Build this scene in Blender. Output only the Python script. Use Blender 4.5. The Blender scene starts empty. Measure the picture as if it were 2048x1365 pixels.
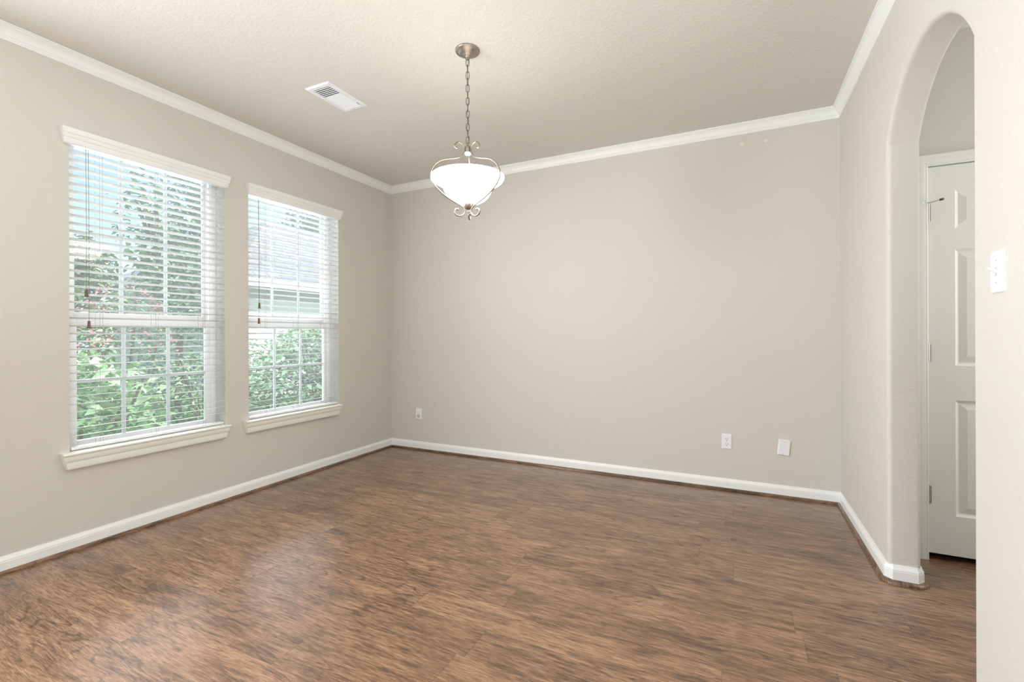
import bpy, bmesh, math, random
from mathutils import Vector, Matrix

random.seed(7)
SC = bpy.context.scene
COL = SC.collection
PI = math.pi

# ------------------------------------------------------------------ room measures (metres, camera stands over the origin)
XL, YB, XR = -3.268, 3.828, 0.643          # left wall, back wall, right wall
XB = XR + 0.124                            # hall face of the right wall
H = 2.72                                   # ceiling
YREAR = -3.2
CAMZ = 1.18
YN, YJ = 1.867, 2.746                      # archway: near and far jamb
RB = 0.020                                 # bullnose radius
YD = 3.11                                  # wall with the door in the hall
XH = 2.2                                   # far side of the hall
GZ = -0.35                                 # lawn level outside

# ------------------------------------------------------------------ camera
cam = bpy.data.cameras.new('camera')
cam.sensor_width = 36.0
cam.lens = 925.9 / 2048 * 36.0
cam.shift_y = -15.06 / 2048
cam.clip_start = 0.05
cam.clip_end = 300
camo = bpy.data.objects.new('camera', cam)
COL.objects.link(camo)
yaw, roll = math.radians(25.8555), math.radians(0.19669)
Fv = Vector((-math.sin(yaw), math.cos(yaw), 0))
Rv = Vector((math.cos(yaw), math.sin(yaw), 0))
Zv = Vector((0, 0, 1))
rt = Rv * math.cos(roll) - Zv * math.sin(roll)
up = Rv * math.sin(roll) + Zv * math.cos(roll)
bk = -Fv
M = Matrix(((rt.x, up.x, bk.x, 0), (rt.y, up.y, bk.y, 0), (rt.z, up.z, bk.z, CAMZ), (0, 0, 0, 1)))
camo.matrix_world = M
SC.camera = camo

# ------------------------------------------------------------------ world, sun, area lights, exposure
SC.view_settings.view_transform = 'Standard'
SC.view_settings.look = 'None'
SC.view_settings.gamma = 1.0
SC.view_settings.use_curve_mapping = False
SC.view_settings.exposure = 0.34
SC.cycles.diffuse_bounces = 6
SC.cycles.transparent_max_bounces = 16
SC.cycles.sample_clamp_indirect = 6.0

world = bpy.data.worlds.new('world')
SC.world = world
world.use_nodes = True
wn = world.node_tree
wn.nodes.clear()
wo = wn.nodes.new('ShaderNodeOutputWorld')
wb = wn.nodes.new('ShaderNodeBackground')
sky = wn.nodes.new('ShaderNodeTexSky')
sky.sky_type = 'NISHITA'
sky.sun_disc = False
sky.sun_elevation = math.radians(48)
sky.sun_rotation = math.radians(75)
sky.air_density = 1.0
sky.dust_density = 0.6
wb.inputs['Strength'].default_value = 0.17
wn.links.new(sky.outputs[0], wb.inputs[0])
wn.links.new(wb.outputs[0], wo.inputs[0])

def lamp(name, kind, loc, rot, power, color=(1, 1, 1), **kw):
    l = bpy.data.lights.new(name, kind)
    l.energy = power
    l.color = color
    for k, v in kw.items():
        setattr(l, k, v)
    o = bpy.data.objects.new(name, l)
    o.location = loc
    o.rotation_euler = rot
    COL.objects.link(o)
    return o

lamp('sun', 'SUN', (4, 0, 12), (math.radians(8), math.radians(40), 0), 3.6, (1, 0.95, 0.88), angle=math.radians(3))
lamp('rear_fill_lamp', 'AREA', (-1.2, YREAR + 0.05, 1.35), (math.radians(90), 0, 0), 4,  # added area lamp at the unseen rear window, fills from behind
     (0.98, 0.99, 1.0), shape='RECTANGLE', size=3.2, size_y=1.9)
lamp('bounce_fill_lamp', 'AREA', (0.0, -0.35, 0.95), (math.radians(180), 0, 0), 52,  # unseen upward lamp, added as a stand-in for bounce flash
     (0.98, 0.99, 1.0), shape='RECTANGLE', size=2.6, size_y=2.0)
lamp('side_fill_lamp', 'AREA', (XL + 0.03, -0.65, 1.62), (0, math.radians(-90), 0), 106,  # added fill lamp at the unseen side window, brightens the right wall
     (0.98, 0.99, 1.0), shape='RECTANGLE', size=1.3, size_y=1.4)
for k, yy in enumerate((1.95, 3.75)):
    lamp('daylight_window_%d' % (k + 1), 'AREA', (XL - 1.9, yy, 2.25), (0, math.radians(-72), 0), 110,
         (0.94, 0.98, 1.0), shape='RECTANGLE', size=1.7, size_y=1.75)
lamp('hall_fill_lamp', 'AREA', (XH - 0.03, 2.70, 1.60), (0, math.radians(90), 0), 12,  # unseen lamp added to brighten the hall door
     (1, 0.99, 0.96), shape='RECTANGLE', size=1.6, size_y=0.35)

# ------------------------------------------------------------------ materials
def new_mat(name):
    m = bpy.data.materials.new(name)
    m.use_nodes = True
    nt = m.node_tree
    bs = nt.nodes['Principled BSDF']
    return m, nt, bs

def simple(name, col, rough=0.5, metal=0.0, spec=0.5, bump=None, var=0.0, vscale=8.0):
    m, nt, bs = new_mat(name)
    bs.inputs['Base Color'].default_value = (*col, 1)
    bs.inputs['Roughness'].default_value = rough
    bs.inputs['Metallic'].default_value = metal
    bs.inputs['Specular IOR Level'].default_value = spec
    tc = nt.nodes.new('ShaderNodeTexCoord')
    if var:
        n = nt.nodes.new('ShaderNodeTexNoise')
        n.inputs['Scale'].default_value = vscale
        n.inputs['Detail'].default_value = 4
        nt.links.new(tc.outputs['Object'], n.inputs['Vector'])
        mx = nt.nodes.new('ShaderNodeMix')
        mx.data_type = 'RGBA'
        mx.inputs[6].default_value = (*[c * (1 - var) for c in col], 1)
        mx.inputs[7].default_value = (*[min(1, c * (1 + var)) for c in col], 1)
        nt.links.new(n.outputs['Fac'], mx.inputs[0])
        nt.links.new(mx.outputs[2], bs.inputs['Base Color'])
    if bump:
        sc, st, dist = bump
        n2 = nt.nodes.new('ShaderNodeTexNoise')
        n2.inputs['Scale'].default_value = sc
        n2.inputs['Detail'].default_value = 3
        nt.links.new(tc.outputs['Object'], n2.inputs['Vector'])
        b = nt.nodes.new('ShaderNodeBump')
        b.inputs['Strength'].default_value = st
        b.inputs['Distance'].default_value = dist
        nt.links.new(n2.outputs['Fac'], b.inputs['Height'])
        nt.links.new(b.outputs[0], bs.inputs['Normal'])
    return m

M_WALL = simple('beige_paint', (0.672, 0.660, 0.624), 0.75, spec=0.25, bump=(120, 0.42, 0.004))
M_CEIL = simple('beige_ceiling_paint', (0.715, 0.702, 0.665), 0.85, spec=0.2, bump=(70, 0.45, 0.006))
M_TRIM = simple('white_trim_paint', (0.90, 0.935, 0.94), 0.35, spec=0.5)
M_SILL = simple('cream_sill_paint', (0.89, 0.91, 0.87), 0.4, spec=0.5)
M_DOOR = simple('white_door_paint', (0.83, 0.855, 0.82), 0.4, spec=0.5)
M_VINYL = simple('white_vinyl', (0.90, 0.90, 0.91), 0.35)
M_SLAT = simple('white_faux_wood', (0.80, 0.81, 0.82), 0.4)
M_VAL = simple('white_valance', (0.88, 0.905, 0.91), 0.4)
M_CORD = simple('pale_cord', (0.42, 0.39, 0.36), 0.8)
M_PULL = simple('brown_cord', (0.22, 0.18, 0.15), 0.8)
M_TASSEL = simple('brown_tassel', (0.16, 0.11, 0.075), 0.5)
M_PLATE = simple('white_plastic', (0.87, 0.905, 0.94), 0.3)
M_SLOT = simple('dark_slot', (0.05, 0.05, 0.05), 0.6)
M_NICKEL = simple('brushed_nickel', (0.36, 0.33, 0.29), 0.40, metal=1.0, var=0.08, vscale=60)
M_CHAIN = simple('dark_nickel', (0.19, 0.17, 0.145), 0.42, metal=1.0)
M_STEEL = simple('hinge_steel', (0.60, 0.60, 0.58), 0.4, metal=1.0)
M_RUBBER = simple('grey_rubber', (0.10, 0.09, 0.08), 0.6)
M_VENT = simple('white_vent_enamel', (0.84, 0.875, 0.92), 0.4)
M_DUCT_SHADE = simple('duct_shade', (0.02, 0.02, 0.02), 0.8)
M_PATCH = simple('pale_adhesive', (0.80, 0.73, 0.63), 0.6)

def make_glass():
    m = bpy.data.materials.new('window_glass')
    m.use_nodes = True
    nt = m.node_tree
    nt.nodes.clear()
    o = nt.nodes.new('ShaderNodeOutputMaterial')
    t = nt.nodes.new('ShaderNodeBsdfTransparent')
    t.inputs[0].default_value = (0.96, 0.975, 0.98, 1)
    g = nt.nodes.new('ShaderNodeBsdfGlossy')
    g.inputs['Roughness'].default_value = 0.02
    f = nt.nodes.new('ShaderNodeFresnel')
    f.inputs[0].default_value = 1.35
    mx = nt.nodes.new('ShaderNodeMixShader')
    nt.links.new(f.outputs[0], mx.inputs[0])
    nt.links.new(t.outputs[0], mx.inputs[1])
    nt.links.new(g.outputs[0], mx.inputs[2])
    d = nt.nodes.new('ShaderNodeBsdfTranslucent')
    d.inputs[0].default_value = (0.9, 0.93, 0.95, 1)
    m2 = nt.nodes.new('ShaderNodeMixShader')
    m2.inputs[0].default_value = 0.036  # translucent share puts a veil of glare haze into the glass
    nt.links.new(mx.outputs[0], m2.inputs[1])
    nt.links.new(d.outputs[0], m2.inputs[2])
    nt.links.new(m2.outputs[0], o.inputs[0])
    return m
M_GLASS = make_glass()

def make_bowl(name, strength):
    m, nt, bs = new_mat(name)
    bs.inputs['Base Color'].default_value = (0.9, 0.88, 0.84, 1)
    bs.inputs['Roughness'].default_value = 0.25
    bs.inputs['Emission Color'].default_value = (1.0, 0.93, 0.80, 1)
    bs.inputs['Emission Strength'].default_value = strength
    return m
M_BOWL = make_bowl('lit_frosted_glass', 20.0)
M_BOWLIN = make_bowl('lit_frosted_glass_inside', 1.1)

def wood_nodes(name, planks=True, tint=1.0, along_y=False):
    m, nt, bs = new_mat(name)
    N, L = nt.nodes, nt.links
    tc = N.new('ShaderNodeTexCoord')
    sep = N.new('ShaderNodeSeparateXYZ')
    L.new(tc.outputs['Object'], sep.inputs[0])
    def math_(op, a, b=None, c=None):
        n = N.new('ShaderNodeMath')
        n.operation = op
        for i, v in enumerate((a, b, c)):
            if v is None:
                continue
            if isinstance(v, (int, float)):
                n.inputs[i].default_value = v
            else:
                L.new(v, n.inputs[i])
        return n.outputs[0]
    X, Y = (sep.outputs[1], sep.outputs[0]) if along_y else (sep.outputs[0], sep.outputs[1])
    W, LEN = 0.167, 1.22
    ys = math_('DIVIDE', math_('ADD', Y, 0.06), W)
    row = math_('FLOOR', ys)
    rown = N.new('ShaderNodeTexWhiteNoise')
    rown.noise_dimensions = '1D'
    L.new(row, rown.inputs['W'])
    xs = math_('ADD', math_('DIVIDE', X, LEN), math_('MULTIPLY', rown.outputs['Value'], 7.3))
    colf = math_('FLOOR', xs)
    idn = N.new('ShaderNodeTexWhiteNoise')
    idn.noise_dimensions = '2D'
    cmb = N.new('ShaderNodeCombineXYZ')
    L.new(row, cmb.inputs[0]); L.new(colf, cmb.inputs[1])
    L.new(cmb.outputs[0], idn.inputs['Vector'])
    ident = idn.outputs['Value']
    off = math_('MULTIPLY', ident, 37.0)
    # slow wander of the grain
    c1 = N.new('ShaderNodeCombineXYZ')
    L.new(math_('MULTIPLY', X, 2.2), c1.inputs[0]); L.new(math_('MULTIPLY', Y, 9.0), c1.inputs[1]); L.new(off, c1.inputs[2])
    n1 = N.new('ShaderNodeTexNoise')
    n1.inputs['Scale'].default_value = 1.0
    n1.inputs['Detail'].default_value = 3
    L.new(c1.outputs[0], n1.inputs['Vector'])
    wander = math_('MULTIPLY', math_('SUBTRACT', n1.outputs['Fac'], 0.5), 0.040)
    yw = math_('ADD', Y, wander)
    def grain(sx, sy, detail, rough=0.6):
        c = N.new('ShaderNodeCombineXYZ')
        L.new(math_('MULTIPLY', X, sx), c.inputs[0]); L.new(math_('MULTIPLY', yw, sy), c.inputs[1]); L.new(off, c.inputs[2])
        n = N.new('ShaderNodeTexNoise')
        n.inputs['Scale'].default_value = 1.0
        n.inputs['Detail'].default_value = detail
        n.inputs['Roughness'].default_value = rough
        L.new(c.outputs[0], n.inputs['Vector'])
        return n.outputs['Fac']
    g1 = grain(7.0, 85, 5)
    g2 = grain(22, 250, 4, 0.65)
    g3 = grain(4.2, 19, 4)
    g4 = grain(13.0, 150, 3)
    g5 = grain(1.15, 6.5, 2)
    g6 = grain(2.0, 5.0, 2)
    def dev(g, k):
        return math_('MULTIPLY', math_('SUBTRACT', g, 0.5), k)
    mixv = math_('ADD', 0.5, dev(g1, 0.85))
    mixv = math_('ADD', mixv, dev(g2, 1.15))
    mixv = math_('ADD', mixv, dev(g3, 0.80))
    mixv = math_('ADD', mixv, dev(ident, 0.13))
    # contour-like growth rings, only in places
    ring = math_('ABSOLUTE', math_('SUBTRACT', math_('FRACT', math_('MULTIPLY', g5, 13.0)), 0.5))
    rr = N.new('ShaderNodeMapRange'); rr.interpolation_type = 'SMOOTHSTEP'
    rr.inputs[1].default_value = 0.0; rr.inputs[2].default_value = 0.16
    rr.inputs[3].default_value = 1.0; rr.inputs[4].default_value = 0.0
    L.new(ring, rr.inputs[0])
    rm = N.new('ShaderNodeMapRange'); rm.interpolation_type = 'SMOOTHSTEP'
    rm.inputs[1].default_value = 0.47; rm.inputs[2].default_value = 0.60
    rm.inputs[3].default_value = 0.0; rm.inputs[4].default_value = 0.22
    L.new(g6, rm.inputs[0])
    mixv = math_('SUBTRACT', mixv, math_('MULTIPLY', rr.outputs[0], rm.outputs[0]))
    ramp = N.new('ShaderNodeValToRGB')
    L.new(mixv, ramp.inputs[0])
    cr = ramp.color_ramp
    cr.elements[0].position = 0.18
    cr.elements[0].color = (0.088 * tint, 0.050 * tint, 0.028 * tint, 1)
    cr.elements[1].position = 0.80
    cr.elements[1].color = (0.410 * tint, 0.246 * tint, 0.150 * tint, 1)
    e = cr.elements.new(0.40); e.color = (0.180 * tint, 0.100 * tint, 0.055 * tint, 1)
    e = cr.elements.new(0.56); e.color = (0.275 * tint, 0.157 * tint, 0.090 * tint, 1)
    # thin dark pores along the grain
    pr = N.new('ShaderNodeValToRGB')
    L.new(g4, pr.inputs[0])
    pr.color_ramp.elements[0].position = 0.30
    pr.color_ramp.elements[0].color = (0.45, 0.42, 0.40, 1)
    pr.color_ramp.elements[1].position = 0.43
    pr.color_ramp.elements[1].color = (1, 1, 1, 1)
    mul = N.new('ShaderNodeMix'); mul.data_type = 'RGBA'; mul.blend_type = 'MULTIPLY'
    mul.inputs[0].default_value = 0.8
    L.new(ramp.outputs[0], mul.inputs[6]); L.new(pr.outputs[0], mul.inputs[7])
    outc = mul.outputs[2]
    if planks:
        fx = math_('FRACT', xs)
        fy = math_('FRACT', ys)
        ex = math_('LESS_THAN', math_('MINIMUM', fx, math_('SUBTRACT', 1.0, fx)), 0.0009)
        ey = math_('LESS_THAN', math_('MINIMUM', fy, math_('SUBTRACT', 1.0, fy)), 0.0042)
        seam = math_('MAXIMUM', math_('MULTIPLY', ex, 0.55), math_('MULTIPLY', ey, 0.22))
        sm = N.new('ShaderNodeMix'); sm.data_type = 'RGBA'
        sm.inputs[7].default_value = (0.05, 0.03, 0.02, 1)
        L.new(seam, sm.inputs[0]); L.new(outc, sm.inputs[6])
        outc = sm.outputs[2]
    L.new(outc, bs.inputs['Base Color'])
    bs.inputs['Roughness'].default_value = 0.34
    bs.inputs['Specular IOR Level'].default_value = 0.5
    bs.inputs['Coat Weight'].default_value = 0.42
    bs.inputs['Coat Roughness'].default_value = 0.27
    b = N.new('ShaderNodeBump')
    b.inputs['Strength'].default_value = 0.10
    b.inputs['Distance'].default_value = 0.002
    L.new(g1, b.inputs['Height'])
    L.new(b.outputs[0], bs.inputs['Normal'])
    return m
M_FLOOR = wood_nodes('wood_plank_floor')
M_SHOE = wood_nodes('wood_shoe_moulding', planks=False, tint=0.72)
M_SHOEY = wood_nodes('wood_shoe_moulding_lengthwise', planks=False, tint=0.72, along_y=True)

def leaf_mat(name, c1, c2, rough=0.5):
    m, nt, bs = new_mat(name)
    g = nt.nodes.new('ShaderNodeNewGeometry')
    r = nt.nodes.new('ShaderNodeValToRGB')
    nt.links.new(g.outputs['Random Per Island'], r.inputs[0])
    r.color_ramp.elements[0].color = (*c1, 1)
    r.color_ramp.elements[1].color = (*c2, 1)
    nt.links.new(r.outputs[0], bs.inputs['Base Color'])
    bs.inputs['Roughness'].default_value = 0.8
    bs.inputs['Specular IOR Level'].default_value = 0.15
    return m
M_LEAF = leaf_mat('shrub_leaves', (0.16, 0.30, 0.12), (0.50, 0.64, 0.38))
M_LEAFD = leaf_mat('hedge_leaves', (0.14, 0.27, 0.14), (0.47, 0.60, 0.40))
M_TREE = leaf_mat('tree_leaves', (0.14, 0.25, 0.15), (0.38, 0.52, 0.32))
M_TREE2 = leaf_mat('pale_tree_leaves', (0.16, 0.27, 0.12), (0.42, 0.52, 0.28))
M_FLOWER = leaf_mat('pink_blossoms', (0.62, 0.16, 0.20), (0.75, 0.34, 0.38))
M_BARK = simple('bark', (0.20, 0.15, 0.11), 0.9, var=0.25, vscale=12)
M_GRASS = simple('lawn_grass', (0.30, 0.46, 0.14), 0.9, bump=(60, 0.6, 0.03), var=0.30, vscale=14)
M_CONC = simple('pale_concrete', (0.62, 0.60, 0.57), 0.9, var=0.08)
M_SIDING = simple('pale_siding', (0.66, 0.67, 0.68), 0.7, var=0.03)
M_EAVE = simple('grey_eave', (0.30, 0.31, 0.33), 0.7)
M_HOUSETRIM = simple('white_house_trim', (0.85, 0.85, 0.84), 0.6)

def shingles():
    m, nt, bs = new_mat('grey_shingles')
    tc = nt.nodes.new('ShaderNodeTexCoord')
    br = nt.nodes.new('ShaderNodeTexBrick')
    br.inputs['Scale'].default_value = 1.0
    br.inputs['Brick Width'].default_value = 0.35
    br.inputs['Row Height'].default_value = 0.16
    br.inputs['Mortar Size'].default_value = 0.012
    br.inputs['Color1'].default_value = (0.27, 0.27, 0.30, 1)
    br.inputs['Color2'].default_value = (0.37, 0.37, 0.41, 1)
    br.inputs['Mortar'].default_value = (0.15, 0.15, 0.18, 1)
    mp = nt.nodes.new('ShaderNodeMapping')
    mp.inputs['Rotation'].default_value = (0, 0, math.radians(90))
    nt.links.new(tc.outputs['Object'], mp.inputs[0])
    nt.links.new(mp.outputs[0], br.inputs['Vector'])
    nt.links.new(br.outputs['Color'], bs.inputs['Base Color'])
    bs.inputs['Roughness'].default_value = 0.85
    return m
M_SHINGLE = shingles()

# ------------------------------------------------------------------ mesh helpers
def build(name, bm, mat, parent=None, smooth=None, loc=(0, 0, 0)):
    me = bpy.data.meshes.new(name)
    bmesh.ops.recalc_face_normals(bm, faces=bm.faces)
    bm.to_mesh(me)
    bm.free()
    if smooth:
        for p in me.polygons:
            p.use_smooth = True
        me.set_sharp_from_angle(angle=math.radians(smooth))
    me.materials.append(mat)
    o = bpy.data.objects.new(name, me)
    o.location = loc
    COL.objects.link(o)
    if parent:
        o.parent = parent
        o.matrix_parent_inverse = Matrix.Translation(-parent.location)
    return o

def empty(name, loc, label, cat, group=None):
    o = bpy.data.objects.new(name, None)
    o.location = loc
    o.empty_display_size = 0.1
    COL.objects.link(o)
    tag(o, label, cat, group)
    return o

def tag(o, label, cat, group=None, kind=None):
    if label: o['label'] = label
    if cat: o['category'] = cat
    if group: o['group'] = group
    if kind: o['kind'] = kind
    return o

def struct(o):
    o['kind'] = 'structure'
    return o

def box(bm, x0, x1, y0, y1, z0, z1, bev=0.0):
    vs = [bm.verts.new((x, y, z)) for x in (x0, x1) for y in (y0, y1) for z in (z0, z1)]
    fs = [(0, 1, 3, 2), (4, 6, 7, 5), (0, 4, 5, 1), (2, 3, 7, 6), (0, 2, 6, 4), (1, 5, 7, 3)]
    faces = [bm.faces.new([vs[i] for i in f]) for f in fs]
    if bev:
        es = list({e for f in faces for e in f.edges})
        bmesh.ops.bevel(bm, geom=es, offset=bev, segments=2, affect='EDGES', profile=0.5)
    return vs

def tube(bm, pts, r, seg=8, closed=False, flat=1.0, side=None, cap=True):
    """round tube through pts; r is a number or a list; side+flat widen it along a fixed side vector"""
    pts = [Vector(p) for p in pts]
    n = len(pts)
    rs = r if isinstance(r, (list, tuple)) else [r] * n
    rings = []
    prev = None
    for i, p in enumerate(pts):
        if closed:
            t = (pts[(i + 1) % n] - pts[i - 1]).normalized()
        else:
            t = (pts[min(i + 1, n - 1)] - pts[max(i - 1, 0)]).normalized()
        if side is not None:
            a = (side - t * side.dot(t)).normalized()
        elif prev is None:
            ref = Vector((0, 0, 1)) if abs(t.z) < 0.9 else Vector((1, 0, 0))
            a = t.cross(ref).normalized()
        else:
            a = (prev - t * prev.dot(t)).normalized()
        prev = a
        b = t.cross(a)
        rings.append([bm.verts.new(p + a * (rs[i] * flat * math.cos(2 * PI * k / seg)) + b * (rs[i] * math.sin(2 * PI * k / seg))) for k in range(seg)])
    m = n if closed else n - 1
    for i in range(m):
        A, B = rings[i], rings[(i + 1) % n]
        for k in range(seg):
            bm.faces.new((A[k], A[(k + 1) % seg], B[(k + 1) % seg], B[k]))
    if cap and not closed:
        bm.faces.new(rings[0]); bm.faces.new(rings[-1])

def lathe(bm, prof, c=(0, 0, 0), seg=48, axis='Z'):
    rings = []
    for r, z in prof:
        if r < 1e-6:
            rings.append([bm.verts.new((c[0], c[1], c[2] + z))])
        else:
            rings.append([bm.verts.new((c[0] + r * math.cos(2 * PI * k / seg), c[1] + r * math.sin(2 * PI * k / seg), c[2] + z)) for k in range(seg)])
    for A, B in zip(rings, rings[1:]):
        for k in range(seg):
            a0, a1 = A[k % len(A)], A[(k + 1) % len(A)]
            b0, b1 = B[k % len(B)], B[(k + 1) % len(B)]
            f = [a0]
            for v in (a1, b1, b0):
                if v not in f: f.append(v)
            if len(f) > 2:
                bm.faces.new(f)

def smooth_path(pts, sub=6):
    """Catmull-Rom through 2D/3D points"""
    P = [Vector(p) for p in pts]
    out = []
    for i in range(len(P) - 1):
        p0, p1, p2, p3 = P[max(i - 1, 0)], P[i], P[i + 1], P[min(i + 2, len(P) - 1)]
        for k in range(sub):
            t = k / sub
            out.append(0.5 * ((2 * p1) + (p2 - p0) * t + (2 * p0 - 5 * p1 + 4 * p2 - p3) * t * t + (3 * p1 - p0 - 3 * p2 + p3) * t ** 3))
    out.append(P[-1])
    return out

def sweep(bm, path, prof, i0, i1):
    """mitred moulding: the room lies to the right of the direction of travel; prof = closed list of (off wall, z)"""
    P = [Vector((p[0], p[1])) for p in path]
    n = len(P)
    secs = []
    for i in range(i0, i1 + 1):
        din = (P[i] - P[i - 1]).normalized() if i > 0 else None
        dout = (P[i + 1] - P[i]).normalized() if i < n - 1 else None
        if din is None: din = dout
        if dout is None: dout = din
        na, nb = Vector((din.y, -din.x)), Vector((dout.y, -dout.x))
        mm = (na + nb)
        mm = mm / (1 + na.dot(nb))
        secs.append([bm.verts.new((P[i].x + mm.x * d, P[i].y + mm.y * d, z)) for d, z in prof])
    k = len(prof)
    for A, B in zip(secs, secs[1:]):
        for j in range(k):
            bm.faces.new((A[j], A[(j + 1) % k], B[(j + 1) % k], B[j]))
    bm.faces.new(secs[0]); bm.faces.new(secs[-1])

# ------------------------------------------------------------------ floor and ceiling
bm = bmesh.new()
box(bm, XL - 0.16, XH + 0.1, YREAR - 0.12, YB + 0.12, -0.12, 0.0)
struct(build('floor', bm, M_FLOOR))
bm = bmesh.new()
box(bm, XL - 0.16, XH + 0.1, YREAR - 0.12, YB + 0.12, H, H + 0.15)
struct(build('ceiling', bm, M_CEIL))

# ------------------------------------------------------------------ left wall with two window openings and an added unseen one
WT = 0.16
WIN = [(1.218, 2.072), (2.247, 3.113)]
WZ0, WZ1 = 0.520, 2.298
bm = bmesh.new()
SIDE = (-1.4, 0.1)
ys = [YREAR - 0.12, SIDE[0], SIDE[1], WIN[0][0], WIN[0][1], WIN[1][0], WIN[1][1], YB + 0.12]
for i in range(7):
    if i in (1, 3, 5):
        box(bm, XL - WT, XL, ys[i], ys[i + 1], 0, WZ0)
        box(bm, XL - WT, XL, ys[i], ys[i + 1], WZ1, H)
    else:
        box(bm, XL - WT, XL, ys[i], ys[i + 1], 0, H)
struct(build('wall_left', bm, M_WALL))
bm = bmesh.new()
box(bm, XL, XH, YB, YB + 0.12, 0, H)
struct(build('wall_back', bm, M_WALL))

# ------------------------------------------------------------------ right wall with the arched opening
bm = bmesh.new()
SPR, APX = 2.066, 2.321
half = (YJ - YN) / 2
yc = (YJ + YN) / 2
rise = APX - SPR
Rr = (half ** 2 + rise ** 2) / (2 * rise)
zc = APX - Rr
aa = math.asin(half / Rr)
arc = [(yc + Rr * math.sin(a), zc + Rr * math.cos(a)) for a in [(-aa + 2 * aa * k / 48) for k in range(49)]]
open_ = [(YN, 0.0), (YN, 0.7), (YN, 1.4)] + arc + [(YJ, 1.4), (YJ, 0.7), (YJ, 0.0)]
nrm = []                                   # unit direction from the opening into the wall, mitred at corners
for i in range(len(open_)):
    p0, p1, p2 = Vector(open_[max(i - 1, 0)]), Vector(open_[i]), Vector(open_[min(i + 1, len(open_) - 1)])
    d1 = (p1 - p0).normalized() if i > 0 else (p2 - p1).normalized()
    d2 = (p2 - p1).normalized() if i < len(open_) - 1 else d1
    n1, n2 = Vector((-d1.y, d1.x)), Vector((-d2.y, d2.x))
    nrm.append((n1 + n2) / (1 + n1.dot(n2)))
sec = [(0.0, RB)]
for k in range(1, 7):
    t = PI / 2 * k / 6
    sec.append((RB - RB * math.cos(t), RB - RB * math.sin(t)))
wth = XB - XR
sec = sec + [(wth - x, o) for x, o in reversed(sec)]
rows = [[bm.verts.new((XR + x, p[0] + n_.x * o, p[1] + n_.y * o)) for p, n_ in zip(open_, nrm)] for x, o in sec]
for A, B in zip(rows, rows[1:]):
    for i in range(len(open_) - 1):
        bm.faces.new((A[i], A[i + 1], B[i + 1], B[i]))
for x, ring in ((XR, rows[0]), (XB, rows[-1])):
    c_ = [bm.verts.new((x, y, z)) for y, z in ((YB, 0), (YB, H), (YREAR, H), (YREAR, 0))]
    bm.faces.new(list(ring) + c_)
bm.normal_update()
bmesh.ops.triangulate(bm, faces=[f for f in bm.faces if len(f.verts) > 4])
struct(build('wall_right', bm, M_WALL, smooth=22))

# hall: wall with the door, far side wall
DX0, DX1, DZ0, DZ1 = 0.900, 1.662, 0.034, 2.036
bm = bmesh.new()
box(bm, XB, DX0 - 0.012, YD, YD + 0.115, 0, H)
box(bm, DX1 + 0.012, XH, YD, YD + 0.115, 0, H)
box(bm, DX0 - 0.012, DX1 + 0.012, YD, YD + 0.115, DZ1 + 0.012, H)
struct(build('wall_hall_back', bm, M_WALL))
bm = bmesh.new()
box(bm, XH, XH + 0.1, YREAR - 0.12, YB + 0.12, 0, H)
struct(build('wall_hall_right', bm, M_WALL))

# rear wall behind the camera with a wide unseen window added to let light in
RW = (-2.7, 0.3, 0.4, 2.3)
bm = bmesh.new()
box(bm, XL, RW[0], YREAR - 0.12, YREAR, 0, H)
box(bm, RW[1], XH, YREAR - 0.12, YREAR, 0, H)
box(bm, RW[0], RW[1], YREAR - 0.12, YREAR, 0, RW[2])
box(bm, RW[0], RW[1], YREAR - 0.12, YREAR, RW[3], H)
struct(build('wall_rear', bm, M_WALL))
bm = bmesh.new()
for xa, xb in ((RW[0], RW[0] + 0.05), (RW[1] - 0.05, RW[1]), (-1.73, -1.67), (-0.73, -0.67)):
    box(bm, xa, xb, YREAR - 0.09, YREAR - 0.04, RW[2], RW[3])
for za, zb in ((RW[2], RW[2] + 0.05), (RW[3] - 0.05, RW[3]), (1.32, 1.37)):
    box(bm, RW[0], RW[1], YREAR - 0.09, YREAR - 0.04, za, zb)
w3 = struct(build('window_3', bm, M_VINYL))
bm = bmesh.new()
box(bm, RW[0], RW[1], YREAR - 0.067, YREAR - 0.063, RW[2], RW[3])
build('window_pane', bm, M_GLASS, w3)

bm = bmesh.new()
for ya, yb in ((SIDE[0], SIDE[0] + 0.05), (SIDE[1] - 0.05, SIDE[1]), (-0.675, -0.625)):
    box(bm, XL - 0.14, XL - 0.09, ya, yb, WZ0, WZ1)
for za, zb in ((WZ0, WZ0 + 0.05), (WZ1 - 0.05, WZ1), (1.25, 1.30)):
    box(bm, XL - 0.14, XL - 0.09, SIDE[0], SIDE[1], za, zb)
w4 = struct(build('window_4', bm, M_VINYL))  # unseen window, added to carry the side fill light
bm = bmesh.new()
box(bm, XL - 0.117, XL - 0.113, SIDE[0], SIDE[1], WZ0, WZ1)
build('window_pane', bm, M_GLASS, w4)

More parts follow.
